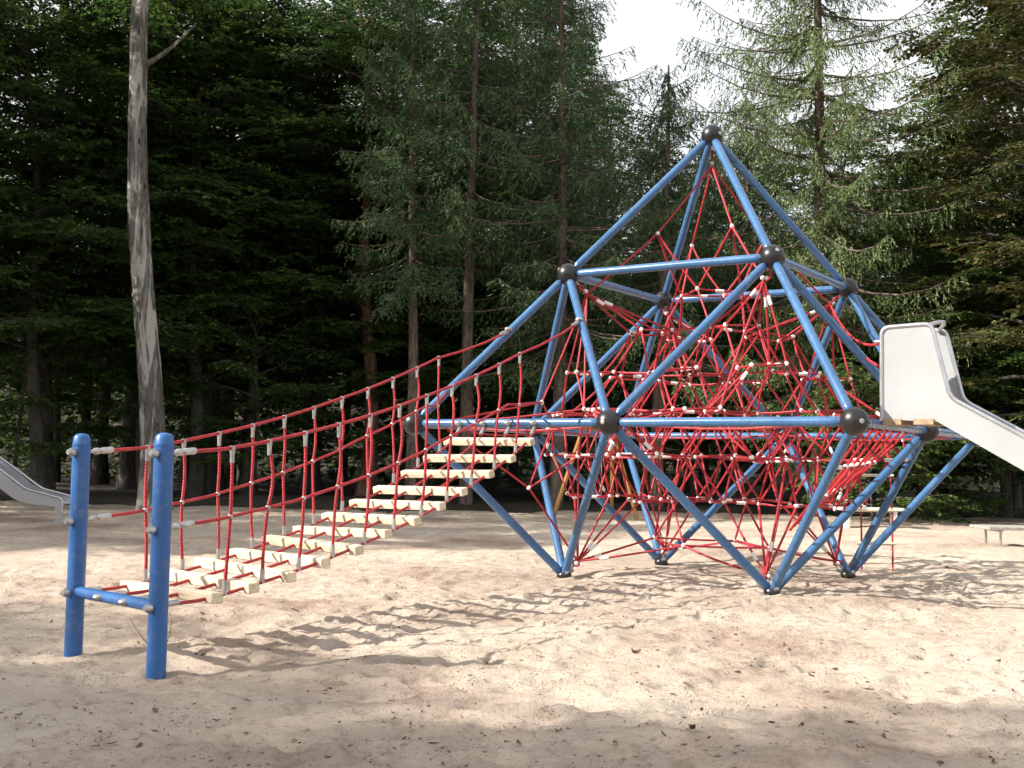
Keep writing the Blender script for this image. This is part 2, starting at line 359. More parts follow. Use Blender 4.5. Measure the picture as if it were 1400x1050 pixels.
# ------------------------------------------------------------------ trees
def leaf_quads(P, D, Nn, L_, W_):
    """diamond leaves: base P, direction D, normal Nn"""
    D = D / (np.linalg.norm(D, axis=1)[:, None] + 1e-9); Sx = np.cross(Nn, D); Sx /= np.linalg.norm(Sx, axis=1)[:, None] + 1e-9
    L_ = np.asarray(L_)[:, None]; W_ = np.asarray(W_)[:, None]
    mid = P + D * L_ * .45
    V = np.stack([P, mid + Sx * W_ * .5, P + D * L_, mid - Sx * W_ * .5], 1).reshape(-1, 3)
    return V, np.arange(len(V)).reshape(-1, 4)
UP = np.array([0, 0, 1.])

def beech_mesh(name, seed, H, R, h0, nl, r0, leaf=.135, bark=None, lm=None, leafmul=1., lean=.3, droop=.22):
    g = np.random.default_rng(seed); B = MB(); bark = bark or M_BARK
    nz_ = 14; zt = np.linspace(-.2, H, nz_); ph = g.uniform(0, 6, 4)
    cx = lean * np.sin(zt * .22 + ph[0]) + .12 * np.sin(zt * .7 + ph[1]); cy = lean * np.sin(zt * .19 + ph[2]) + .1 * np.sin(zt * .6 + ph[3]); cx -= cx[0]; cy -= cy[0]
    rr = r0 * (1 - .93 * np.clip(zt / H, 0, 1) ** .8); rr[0] *= 1.35
    T = np.stack([cx, cy, zt], 1); B.tube(T, rr, 9)
    tw_s, tw_d, tw_l = [], [], []
    for i in range(nl):
        f = (i + g.random()) / nl; z = h0 + (H * .97 - h0) * f
        az = i * 2.4 + g.uniform(-.4, .4); L_ = R * (.55 + .6 * math.sin(pi * min(1, .18 + .82 * f) ** .8)) * g.uniform(.75, 1.15) * (1 if f < .75 else (1.15 - f) / .4)
        L_ = max(L_, .9)
        e = radians(8 + 55 * f ** 1.5 + g.uniform(-8, 8)); st = np.array([np.interp(z, zt, cx), np.interp(z, zt, cy), z])
        hd = np.array([cos(az), sin(az), 0]); t = np.linspace(0, 1, 7)
        P = st + hd * (L_ * cos(e) * t)[:, None] + UP * (L_ * sin(e) * t - droop * L_ * t ** 2.2)[:, None]
        P[1:] += g.normal(0, .05 * L_ * .4, (6, 3)) * np.array([1, 1, .5])
        B.tube(P, np.linspace(.010 + .010 * L_, .005, 7), 5)
        ns = int(4 + L_ * 2.6)
        for k in range(ns):
            s = .22 + .78 * (k + .5) / ns; b0 = np.array([np.interp(s, t, P[:, c]) for c in range(3)])
            sd = 1 if k % 2 else -1; a2 = az + sd * radians(g.uniform(30, 65)); l2 = L_ * (.20 + .36 * (1 - s)) * g.uniform(.7, 1.2)
            d2 = np.array([cos(a2), sin(a2), g.uniform(-.25, .22)])
            t2 = np.linspace(0, 1, 4); Q = b0 + d2 * (l2 * t2)[:, None] - UP * (.16 * l2 * t2 ** 2)[:, None]
            B.tube(Q, np.linspace(.012, .005, 4), 3, False)
            nt_ = max(3, int(l2 / .13))
            for q in range(nt_):
                s2 = (q + .6) / nt_; c0 = b0 + d2 * l2 * s2 - UP * (.16 * l2 * s2 ** 2)
                sd2 = 1 if q % 2 else -1; a3 = a2 + sd2 * radians(g.uniform(25, 60)) * (1 - .6 * (q == nt_ - 1))
                tw_s.append(c0); tw_d.append((cos(a3), sin(a3), g.uniform(-.45, .12))); tw_l.append(g.uniform(.28, .62))
    S0, D0, L0 = np.array(tw_s), np.array(tw_d), np.array(tw_l); K = max(3, int(9 * leafmul)); nT = len(S0)
    s = (np.arange(K) + .5) / K; P = (S0[:, None] + D0[:, None] * (L0[:, None] * s)[..., None]).reshape(-1, 3)
    sgn = np.tile(np.where(np.arange(K) % 2, 1., -1.), nT); Dr = np.repeat(D0, K, 0)
    ang = sgn * np.radians(g.uniform(25, 65, len(P))); Dl = np.stack([Dr[:, 0] * np.cos(ang) - Dr[:, 1] * np.sin(ang), Dr[:, 0] * np.sin(ang) + Dr[:, 1] * np.cos(ang), Dr[:, 2] + g.normal(-.12, .2, len(P))], 1)
    Nn = np.stack([g.normal(0, .38, len(P)), g.normal(0, .38, len(P)), np.ones(len(P))], 1); P = P + g.normal(0, .02, P.shape)
    sc = g.uniform(.75, 1.25, len(P)) * leaf
    V, F = leaf_quads(P, Dl, Nn, sc, sc * .64)
    return B.mesh(name + '_trunk', bark), mesh_np(name + '_crown', V, F, lm or M_BEECH)

def spruce_mesh(name, seed, H, R, h0, r0, lm=None, bark=None, dens=1., hang=1., top=.35, irr=.25):
    g = np.random.default_rng(seed); B = MB(); zt = np.linspace(-.2, H, 12)
    cx = .10 * np.sin(zt * .3 + g.uniform(0, 6)); cy = .10 * np.sin(zt * .27 + g.uniform(0, 6)); cx -= cx[0]; cy -= cy[0]
    B.tube(np.stack([cx, cy, zt], 1), r0 * (1 - .95 * np.clip(zt / H, 0, 1)) ** .9 + .01, 9)
    for k in range(int(h0 * 2.2)):                                     # dead stubs below the crown
        z = g.uniform(1.5, h0 + 1); a = g.uniform(0, 6.28); l = g.uniform(.3, 1.1); st = np.array([np.interp(z, zt, cx), np.interp(z, zt, cy), z])
        B.tube([st, st + np.array([cos(a), sin(a), -.15]) * l * .5, st + np.array([cos(a), sin(a), -.35]) * l], [.016, .010, .004], 4, False)
    TS, TD, TL = [], [], []
    z = h0
    while z < H - .15:
        f = (z - h0) / (H - h0); Rl = R * (1 - f) ** .75 * (.75 + .25 * min(1, f * 5)) + top * (1 - f) + .12
        nb = int(g.integers(4, 7))
        for k in range(nb):
            az = g.uniform(0, 6.283); L_ = Rl * g.uniform(1 - irr * 1.6, 1 + irr); e = radians(-18 + 45 * f + g.uniform(-10, 10))
            t = np.linspace(0, 1, 6); hd = np.array([cos(az), sin(az), 0]); st = np.array([np.interp(z, zt, cx), np.interp(z, zt, cy), z + g.uniform(-.15, .15)])
            P = st + hd * (L_ * cos(e) * t)[:, None] + UP * (L_ * (sin(e) * t - .20 * hang * t + .24 * hang * t ** 2.5))[:, None]
            B.tube(P, np.linspace(.010 + .008 * L_, .005, 6), 4, False)
            nt_ = int(max(4, L_ / .085 * dens))
            s = .10 + .90 * (np.arange(nt_) + g.random(nt_)) / nt_
            C0 = np.stack([np.interp(s, t, P[:, c]) for c in range(3)], 1); sd = np.where(np.arange(nt_) % 2, 1., -1.)
            a2 = az + sd * np.radians(g.uniform(25, 75, nt_)); l2 = (.24 + .50 * np.sin(pi * np.clip(s, .1, .93)) * min(1, L_ / 1.6)) * g.uniform(.6, 1.25, nt_)
            TS.append(C0); TD.append(np.stack([np.cos(a2), np.sin(a2), -hang * g.uniform(.35, 1.9, nt_)], 1)); TL.append(l2)
        z += g.uniform(.26, .44) * (1 - .3 * f)
    S0, D0, L0 = np.concatenate(TS), np.concatenate(TD), np.concatenate(TL); D0 /= np.linalg.norm(D0, axis=1)[:, None]
    K = 12; s = (np.arange(K) + .3) / K; nT = len(S0)
    P = (S0[:, None] + D0[:, None] * (L0[:, None] * s)[..., None] - UP * (.12 * L0[:, None] * s ** 2)[..., None]).reshape(-1, 3)
    Dr = np.repeat(D0, K, 0) + g.normal(0, .42, (nT * K, 3)); Nn = g.normal(0, 1, (nT * K, 3)) + UP
    L_ = g.uniform(.07, .15, nT * K); V, F = leaf_quads(P, Dr, Nn, L_, L_ * .27)
    return B.mesh(name + '_trunk', bark or M_SBARK), mesh_np(name + '_crown', V, F, lm or M_SPRUCE)

def plant_tree(kind, meshes, x, y, label, cat='tree', sc=1., rz=0., group=None, z=0., sz_=None, tilt=(0, 0)):
    t = thing(kind, label, cat, (x, y, z), rz, group); t.scale = (sc, sc, sz_ or sc); t.rotation_euler = (tilt[0], tilt[1], rz)
    obj('trunk', meshes[0], t); obj('crown', meshes[1], t); return t

BE = [beech_mesh('beech_a', 1, 18, 4.6, 4.4, 46, .30), beech_mesh('beech_b', 2, 16, 4.2, 3.8, 44, .24), beech_mesh('beech_c', 3, 20, 4.6, 6.0, 46, .33),
      beech_mesh('beech_young', 4, 8.5, 2.7, 1.6, 30, .09, droop=.12)]
CO = [beech_mesh('copper_a', 11, 16, 3.5, 1.4, 64, .20, lm=M_COPPER, leafmul=1.25), beech_mesh('green_edge', 12, 13, 4.2, .9, 46, .22)]
SP = [spruce_mesh('spruce_a', 21, 19, 3.1, 4.6, .20, irr=.4), spruce_mesh('spruce_b', 22, 13.2, 2.9, 3.6, .19, irr=.45), spruce_mesh('spruce_c', 23, 19, 2.7, 7.4, .19), spruce_mesh('spruce_d', 27, 13.0, 3.7, 4.6, .21, irr=.5, hang=1.15)]
LA = spruce_mesh('pale_spruce', 24, 24, 4.3, 3.4, .21, lm=M_LARCH, dens=1.15, hang=1.25, irr=.5)
PI_ = beech_mesh('pine', 25, 17, 2.6, 9, 26, .27, bark=M_PBARK, lm=M_SPRUCE)
HZ = beech_mesh('hazel', 26, 3.4, 1.7, .25, 26, .04, leaf=.12, lm=M_HAZEL, droop=.05)

def px2x(px, d): return (px - 700) / F_PX * d
# the big grey trunk by the playground edge, its bend read from the photograph
def big_trunk():
    d = 28.6; g = np.random.default_rng(5)
    prof = [(700, 213, 60), (690, 212, 48), (640, 211, 38), (560, 208, 34), (430, 198, 32), (300, 189, 29), (170, 188, 27), (60, 190, 25), (0, 191, 23)]
    pts = [at_depth(x, y, d) for y, x, w_ in prof]; rad = [w_ / 2 / F_PX * d for *_, w_ in prof]
    base = np.array([pts[0][0], d, 0.]); top = pts[-1]
    for k in range(1, 7): pts.append(top + np.array([.18 * k, .1 * k, 1.3 * k])); rad.append(rad[8] * (1 - .14 * k))
    P = np.array(pts) - base; P[0][2] = -.3
    # resample smoothly
    zz = np.concatenate([np.arange(-.3, 19.2, .22)]); Q = np.stack([np.interp(zz, P[:, 2], P[:, 0]), np.interp(zz, P[:, 2], P[:, 1]), zz], 1); rr = np.interp(zz, P[:, 2], rad)
    k_ = np.ones(9) / 9; Q[4:-4, 0] = np.convolve(Q[:, 0], k_, 'valid'); rr[4:-4] = np.convolve(rr, k_, 'valid')
    B = MB(); B.tube(Q, rr, 26); V = B.V[0]; n = 26
    a = np.tile(np.arange(n), len(V) // n) * 2 * pi / n; zv = V[:, 2]
    bump = .05 * fbm(np.cos(a) * 2.2 + 9, zv * .55 + np.sin(a) * 2.2, 3) - .06 * np.abs(fbm(np.cos(a) * 5 + 40, zv * .9 + np.sin(a) * 5, 3))
    c = np.repeat(np.concatenate([Q[:1], Q, Q[-1:]]), n, 0); B.V[0] = V + (V - c) / (np.linalg.norm(V - c, axis=1)[:, None] + .02) * bump[:, None]
    st = at_depth(200, 88, d) - base; en = at_depth(238, 62, d) - base
    B.tube([st, st * .5 + en * .5 + np.array([0, 0, -.03]), en, en + np.array([.6, -.2, .5])], [.07, .055, .045, .02], 7)
    t = thing('beech_tree', 'tall grey leaning trunk with flaking pale bark rising behind the two blue posts', 'tree', base)
    obj('trunk', B.mesh('old_trunk', M_BARKD), t)
    m0 = beech_mesh('old_crown', 31, 9, 3.6, .2, 30, .1)
    c_ = obj('crown', m0[1], t); c_.location = tuple(Q[-30]); c_.data = m0[1]
    lb = obj('limb', m0[0], t); lb.location = tuple(Q[-30])
big_trunk()

FRONT = [ # name, mesh, px, depth, scale, rz, label, category
 ('beech_tree', BE[1], 60, 32.5, 1.0, .4, 'dark broad beech at the forest edge above the grey slide end'),
 ('beech_tree', BE[0], 300, 37, 1.0, 1.4, 'dark beech with spreading layered branches between the flaking trunk and the thin bare trunks'),
 ('leaning_tree', BE[2], 272, 35, .8, 2.2, 'slim leaning tree seen through the handrail ropes of the bridge'),
 ('slim_tree', BE[2], 345, 36, .75, 3.3, 'straight slim dark trunk behind the middle of the bridge handrail'),
 ('beech_tree', BE[1], 430, 37.5, 1.05, 2.8, 'leafy beech with low drooping sprays behind the middle of the rope bridge'),
 ('pine_tree', PI_, 500, 35, 1.0, .3, 'reddish brown pine trunk behind the upper half of the rope bridge'),
 ('spruce_tree', SP[2], 563, 31.6, .86, 2.0, 'thin straight grey bare trunk rising behind the top planks of the bridge'),
 ('spruce_tree', SP[2], 640, 31.8, 1.0, 4.2, 'taller conifer with slightly bent trunk behind the left ball of the frame'),
 ('spruce_tree', SP[0], 762, 31, .95, 1.0, 'dense dark spruce with brown trunk behind the upper left black ball'),
 ('spruce_tree', SP[3], 900, 31.4, .94, .2, 'shorter spruce whose pointed top stands against the sky behind the frame peak'),
 ('pale_spruce', LA, 1117, 30.5, .95, 1.0, 'pale green spruce with long drooping twigs and a light trunk right of the frame peak'),
 ('spruce_tree', SP[1], 1015, 36, .98, 3.0, 'small dark spruce seen through the peak of the frame'),
 ('slim_tree', BE[2], 1264, 31, .5, .9, 'slender trunk standing behind the legs below the slide'),
 ('turning_beech', CO[0], 1440, 28.5, 1.05, 0, 'broad beech with brownish turning leaves above the lower end of the steel slide'),
 ('turning_beech', CO[0], 1385, 35, 1.0, 2.2, 'taller copper tinted beech behind the top of the steel slide'),
 ('edge_tree', CO[1], 1275, 36, .8, 1.1, 'dark green bushy tree behind the platform panel of the steel slide'),
 ('edge_tree', CO[1], 1375, 31, .75, 4.1, 'low dark green tree under the brownish beech behind the grey table'),
]
for nm, me, px, d, sc, rz, lab in FRONT:
    plant_tree(nm, me, px2x(px, d), d, lab, 'tree', sc, rz, z=-.1)
g_ = np.random.default_rng(99)
GL = 'deep forest beeches'; LB = 'dark beech standing in the second rows of the forest behind the playground'
spots = [(-17, 35, 0), (-12.5, 38, 2), (-9.3, 36.5, 1), (-6.2, 38.5, 0), (-3.4, 37, 2), (-.8, 39.5, 1), (-15, 43, 0), (-10.8, 44, 2), (-7.2, 44, 1), (-4.0, 44, 0), (-.5, 45, 2), (-19, 48, 1), (-14, 50, 0), (-9, 51, 2), (-4.5, 51, 1), (0, 52, 0), (12.5, 41, 3), (16.2, 38, 0), (18.5, 42, 2), (15, 49, 1), (19, 50, 1), (9.5, 50, 1), (5.2, 51, 1), (-24, 42, 2), (23, 46, 0), (-23.5, 49.5, 1), (-20, 56, 0), (-27, 54, 2), (-14.5, 57, 1), (-8.5, 58, 0), (-2.5, 58, 2)]
for x, y, k in spots:
    plant_tree('forest_beech', BE[k], x + g_.uniform(-.6, .6), y + g_.uniform(-.6, .6), LB, 'tree', g_.uniform(.85, 1.1), g_.uniform(0, 6), GL, z=.1)
GS = 'deep forest spruces'; LS = 'dark spruce standing in the second rows of the forest behind the climbing frame'
for x, y, k in [(1.2, 38, 0), (3.1, 41, 1), (6.2, 37.5, 1), (8.8, 40.5, 0), (10.5, 36, 1), (2.5, 47, 2), (7.0, 46, 1), (12, 46, 1), (-2.2, 42, 2), (4.6, 36, 1)]:
    plant_tree('forest_spruce', SP[k], x, y, LS, 'tree', g_.uniform(.72, .92) if x > 3.5 else g_.uniform(.9, 1.1), g_.uniform(0, 6), GS, z=.1)
GU = 'young beeches under the forest edge'; LU = 'young low beech sapling in the dark understory of the forest edge'
for x, y, s_ in [(-14, 33, .8), (-11, 35, .9), (-7.6, 34.5, .8), (-4.4, 36, .85), (-1.2, 35.5, .8), (1.8, 34.8, .8), (4.2, 35.5, .75), (6.6, 34.6, .8), (9.0, 34, .85), (11.2, 32.5, .8), (13.5, 31.5, .85), (8.2, 36.5, .9), (-9.5, 41, 1.), (-2.6, 40, 1.), (3.6, 40, 1.), (11, 40, 1.)]:
    plant_tree('young_beech', BE[3], x, y, LU, 'tree', s_ * g_.uniform(.9, 1.1), g_.uniform(0, 6), GU, z=.1)
plant_tree('hazel_shrub', HZ, px2x(1195, 27.6), 27.6, 'sunlit light green bush between the frame and the slide panel', 'shrub', 1.0, .5, sz_=1.0)
# trees standing outside the picture on the sunny side; their shade falls on the sand
GO = 'trees left of the playground'; LO = 'tall beech standing beyond the left side of the sand'
for x, y, k, s_ in [(-19, 25.5, 0, 1.05), (-20.5, 19.5, 1, 1.0), (-17.5, 30.5, 1, 1.), (-23, 32, 2, 1.), (-22, 15.6, 1, 1.0), (-21.5, -2.5, 0, 1.03), (-28.2, 2.7, 1, 1.04), (-24.5, .9, 2, .80), (-26.5, -.3, 0, .85), (-32, -1.0, 0, 1.05), (-15.2, -.35, 1, .78), (-18.5, -1.5, 0, .8), (-13.5, 34, 0, 1.)]:
    plant_tree('beech_tree', BE[k], x, y, LO, 'tree', s_, g_.uniform(0, 6), GO, z=.1)
# far wood, one mass
def far_wood():
    g = np.random.default_rng(77); n = 78000
    x = g.uniform(-55, 55, n); y = 54 + 40 * g.random(n) ** 1.5; top = 7.5 + 3 * fbm(x * .12, x * 0 + 3, 3)
    q = np.clip((y - 60) / 45, 0, 1); z = 14 * q * q * (3 - 2 * q) + top * g.random(n) ** 1.1; P = np.stack([x, y, z], 1)
    D = g.normal(0, 1, (n, 3)); D[:, 2] *= .4; Nn = g.normal(0, .5, (n, 3)) + UP; s = g.uniform(.28, .62, n)
    V, F = leaf_quads(P, D, Nn, s, s * .6); o = obj('far_wood', mesh_np('far_wood', V, F, M_BEECH)); o['kind'] = 'stuff'; o['label'] = 'dark mass of far woodland behind the tree trunks'; o['category'] = 'woodland'
far_wood()

# ------------------------------------------------------------------ climbing frame
NODE = {'T': frame(0, 0, 2), 'A': frame(-.5, -.5, 1), 'B': frame(.5, -.5, 1), 'C': frame(.5, .5, 1), 'D': frame(-.5, .5, 1),
        'E': frame(-.5, -.5, -1), 'F': frame(.5, -.5, -1), 'G': frame(.5, .5, -1), 'H': frame(-.5, .5, -1)}
RINGUV = [(-1, -1), (0, -1), (1, -1), (1, 0), (1, 1), (0, 1), (-1, 1), (-1, 0)]
for i, (u, v) in enumerate(RINGUV): NODE['R%d' % i] = frame(u, v, 0)
bars = [('T', c) for c in 'ABCD'] + [('A', 'B'), ('B', 'C'), ('C', 'D'), ('D', 'A')] + [('R%d' % i, 'R%d' % ((i + 1) % 8)) for i in range(8)]
for q, low in zip('ABCD', 'EFGH'):
    k = {'A': (7, 0, 1), 'B': (1, 2, 3), 'C': (3, 4, 5), 'D': (5, 6, 7)}[q]
    bars += [(q, 'R%d' % i) for i in k] + [(low, 'R%d' % i) for i in k]
CEN = frame(0, 0, 0)
fr = thing('climbing_pyramid', 'large pyramid shaped climbing frame of blue tubes joined by black balls on the sand', 'climbing frame', (CEN[0], CEN[1], 0))
FO = np.array([CEN[0], CEN[1], 0])
for a, b in bars:
    p, q = NODE[a], NODE[b]; d = (q - p) / np.linalg.norm(q - p); L_ = np.linalg.norm(q - p)
    ga, gb = [.02 if n in 'EFGH' else .085 for n in (a, b)]
    ts = [ga, ga + .035, ga + .06, ga + .10, L_ - gb - .10, L_ - gb - .06, L_ - gb - .035, L_ - gb]
    MB().tube([p + d * t - FO for t in ts], [.026, .026, .043, .045, .045, .043, .026, .026], 14).build('tube', M_TUBE, fr)
ballm = MB().ball((0, 0, 0), .125, 24, 16).mesh('ball_joint', M_BALL)
boltm = MB().tube([(-.01, 0, 0), (.006, 0, 0), (.010, 0, 0)], [.022, .022, .014], 10).mesh('bolt', M_STEEL)
for n, p in NODE.items():
    if n in 'EFGH':
        o = MB().ball((0, 0, .0), .085, 16, 10, (1, 1, .8)).build('foot_joint', M_BALL, fr, loc=p - FO)
        for k in range(3):
            a = k * 2.1 + .7; MB().tube([(.06 * cos(a), .06 * sin(a), .03), (.13 * cos(a), .13 * sin(a), .055)], [.022, .020], 8).build('foot_bolt', M_STEEL, o)
        continue
    o = obj('ball_joint', ballm, fr, p - FO)
    od = (p - CEN) * np.array([1, 1, 0]); od = od / np.linalg.norm(od) if np.linalg.norm(od) > .1 else np.array([.6, -.8, 0])
    if n in 'ABCD': od = od + UP * .5; od /= np.linalg.norm(od)
    bo = obj('bolt', boltm, o); bo.location = tuple(od * .122); bo.rotation_euler = Vector(od).to_track_quat('X', 'Z').to_euler()
# upper tie plates under balls hold the net
# ------------------------------------------------------------------ climbing net
net = thing('climbing_net', 'dense three dimensional web of red ropes with white clamps strung inside the blue frame', 'climbing net', (CEN[0], CEN[1], 0))
gN = np.random.default_rng(41)
pts = {}; edges = []
def npt(key, u, v, w_, j=.006):
    if key not in pts:
        q = framew(u, v, w_) + gN.normal(0, j * S * .5, 3); pts[key] = q
    return key
def E_(a, b, kind='r'):
    if a != b and not any((x == a and y == b) or (x == b and y == a) for x, y, _ in edges): edges.append((a, b, kind))
cc = np.array([0., 0.])
HUB = {}
def hub(key, u, v, w_, pull):
    # rope eye just inside a frame ball
    p = framew(u, v, w_); c = framew(0, 0, .05); d = (c - p) / np.linalg.norm(c - p); pts[key] = p + d * pull; HUB[key] = p
hub('hT', 0, 0, 2 * HT, .30); pts['hT'] = NODE['T'] - UP * .36
for q, low, (u, v) in zip('ABCD', 'EFGH', ((-.5, -.5), (.5, -.5), (.5, .5), (-.5, .5))):
    hub('h' + q, u, v, HT, .30); hub('h' + low, u, v, -HB, .22)
for i, (u, v) in enumerate(RINGUV): hub('hR%d' % i, u, v, 0, .26)
LEV = [(.66, 'I'), (.46, 'O'), (.26, 'I'), (.07, 'O'), (-.13, 'I'), (-.33, 'O'), (-.53, 'I')]
SQ = {}; SPC = .42
def centers(l, ty):
    q = SPC / 2
    if l in (0, 6): return [(0, 0)]
    if ty == 'O':
        c = [(-q, -q), (q, -q), (q, q), (-q, q)]
        if l == 3: c += [(a * 3 * q, b * q) for a in (-1, 1) for b in (-1, 1)] + [(b * q, a * 3 * q) for a in (-1, 1) for b in (-1, 1)]
        if l == 5: c += [(a * 2.6 * q, b * q) for a in (-1, 1) for b in (-1, 1)]
        return c
    return [(i * SPC, j * SPC) for i in (-1, 0, 1) for j in (-1, 0, 1)] + ([(-.80, 0), (.80, 0), (0, -.80), (0, .80)] if l == 4 else [])
for l, (w_, ty) in enumerate(LEV):
    for (u, v) in centers(l, ty):
        a = .115 * gN.uniform(.94, 1.06) * {0: 1.25, 6: 2.6}.get(l, 1)
        ks = [npt((l, u, v, k), u + a * du, v + a * dv, w_ + gN.normal(0, .006)) for k, (du, dv) in enumerate(((1, 0), (0, 1), (-1, 0), (0, -1)))]
        for k in range(4): E_(ks[k], ks[(k + 1) % 4], 'ring')
        SQ[(l, u, v)] = ks
for (l, u, v), ks in list(SQ.items()):
    for (l2, u2, v2), k2 in list(SQ.items()):
        if l2 != l + 1: continue
        if abs(u2 - u) < .35 and abs(v2 - v) < .35:
            du, dv = np.sign(u2 - u), np.sign(v2 - v)
            kx = ks[0] if du > 0 else ks[2]; ky = ks[1] if dv > 0 else ks[3]
            kx2 = k2[2] if du > 0 else k2[0]; ky2 = k2[3] if dv > 0 else k2[1]
            both = True if l in (1, 4) else gN.random() < .25
            if du * dv > 0 or both: E_(kx, ky2)
            if du * dv < 0 or both: E_(ky, kx2)
# ropes linking neighbouring rings of one level
for (l, u, v), ks in list(SQ.items()):
    for (l2, u2, v2), k2 in list(SQ.items()):
        if l2 == l and abs(u2 - u - SPC) < .15 and abs(v2 - v) < .05 and gN.random() < .62: E_(ks[0], k2[2], 'link')
        if l2 == l and abs(v2 - v - SPC) < .15 and abs(u2 - u) < .05 and gN.random() < .62: E_(ks[1], k2[3], 'link')
# peak: four ropes down to spreader clamps, on to the upper balls and the first ring
top = SQ[(0, 0, 0)]
for i, (q, (u, v)) in enumerate(zip('ABCD', ((-.19, -.19), (.19, -.19), (.19, .19), (-.19, .19)))):
    k = npt(('q', i), u, v, .93, .01); E_('hT', k, 'tight'); E_(k, 'h' + q, 'tight')
    E_(k, top[2 if u < 0 else 0]); E_(k, top[3 if v < 0 else 1])
def near(h, n, levels, maxd=9):
    c = sorted((np.linalg.norm(pts[k] - pts[h]), k) for k in pts if isinstance(k, tuple) and k[0] in levels)
    for d, k in c[:n]:
        if d < maxd: E_(h, k, 'hub')
for q in 'ABCD': near('h' + q, 4, (1,)); near('h' + q, 2, (2,)); near('h' + q, 1, (3,))
for q in 'EFGH': near('h' + q, 2, (6,)); near('h' + q, 4, (5,)); near('h' + q, 1, (4,))
for i in range(8):
    near('hR%d' % i, 2 if i % 2 else 1, (3,), 1.9); near('hR%d' % i, i % 2, (2,), 1.7); near('hR%d' % i, i % 2, (4,), 1.7)
    E_('hR%d' % i, 'hR%d' % ((i + 1) % 8), 'edge')
# outer clamp nodes in the open corner cells by the bridge
npt('n1', -.83, -.42, .11, 0); npt('n2', -.80, -.45, -.33, 0)
pts['n1'] = at_depth(741, 550, 13.3); pts['n2'] = at_depth(723, 667, 12.9)
E_('n1', 'hA'); E_('n1', 'hR7'); E_('n1', 'hR0'); E_('n2', 'hR0'); E_('n2', 'hR7'); E_('n2', 'hE'); E_('n2', min((k for k in pts if isinstance(k, tuple) and k[0] == 4), key=lambda k: np.linalg.norm(pts[k] - pts['n2'])))
deg = {}
for a, b, _ in edges: deg[a] = deg.get(a, 0) + 1; deg[b] = deg.get(b, 0) + 1
for k in list(pts):
    if isinstance(k, tuple) and k[0] != 'q' and deg.get(k, 0) <= 3:
        cand = sorted((np.linalg.norm(pts[k] - pts[o_]) * (1.3 if isinstance(o_, str) else 1), str(o_), o_) for o_ in pts if o_ != k and not (isinstance(o_, tuple) and o_[:3] == k[:3]) and not any({a, b} == {k, o_} for a, b, _ in edges))
        for d_, _, o_ in cand[:(2 if deg.get(k, 0) <= 2 else 1)]:
            if d_ < 1.15: E_(k, o_, 'hub'); deg[k] += 1; deg[o_] = deg.get(o_, 0) + 1
RR = .0124
def rope_mesh(a, b, sag, wob, r=RR): return MB().tube(sag_line(a - FO, b - FO, sag, 6, wob), r, 6, False).mesh('rope', M_ROPE)
ferr = []
elist = []
for a, b, kind in edges:
    p, q = pts[a], pts[b]; L_ = np.linalg.norm(q - p)
    wob = gN.normal(0, {'r': .013, 'tight': .003, 'hub': .006}.get(kind, .010) * L_, 3)
    sag = .03 * L_ if kind == 'edge' else gN.uniform(0, .012 if kind in ('tight', 'hub') else .02) * L_
    elist.append((L_ / ((p + q)[1] / 2), p, q, sag, wob, kind))
elist.sort(key=lambda e: -e[0])
rest = MB()
for i, (_, p, q, sag, wob, kind) in enumerate(elist):
    if i < 285: obj('rope', rope_mesh(p, q, sag, wob), net)
    else: rest.tube(sag_line(p - FO, q - FO, sag, 6, wob), RR, 6, False)
    if (kind == 'ring' and i % 3 == 0) or (kind == 'hub' and i % 3 == 0):
        P = sag_line(p, q, sag, 9, wob); c = (P[4] if kind == 'ring' else P[2]) ; d = (P[5] - P[3]); d /= np.linalg.norm(d); ferr.append((c, d))
if rest.n: o = rest.build('rope', M_ROPE, net); o['kind'] = 'stuff'
fm = MB().tube([(-.05, 0, 0), (.05, 0, 0)], [.0185, .0185], 8).mesh('ferrule', M_WHITE)
for c, d in ferr:
    o = obj('ferrule', fm, net, c - FO); o.rotation_euler = Vector(d).to_track_quat('X', 'Z').to_euler()
cm = MB().ball((0, 0, 0), .029, 8, 6, (1, .85, .8)).mesh('rope_clamp', M_WHITE)
for k, p in pts.items():
    if isinstance(k, str) and k.startswith('h'): continue
    o = obj('rope_clamp', cm, net, p - FO); o.rotation_euler = tuple(gN.uniform(0, 3, 3))
# hanging eyes between the balls and the net
for k, b in HUB.items():
    p = pts[k]; d = p - b; L_ = np.linalg.norm(d); d /= L_
    MB().tube([b + d * .10 - FO, b + d * .17 - FO], [.014, .014], 6).build('shackle', M_STEEL, net)
    a = np.cross(d, UP); a /= np.linalg.norm(a) + 1e-9; c_ = np.cross(d, a)
    loop = [b + d * (.16 + (L_ - .16) * .5 * (1 - cos(t))) + (a * cos(.6) + c_ * sin(.6)) * .05 * sin(t) - FO for t in np.linspace(0, 2 * pi, 13)]
    MB().tube(loop, .012, 6, False).build('rope_eye', M_ROPE, net)
    for s_ in (-1, 1): MB().ball(p - d * .03 + a * .022 * s_ - FO, .026, 8, 6).build('rope_clamp', M_WHITE, net)
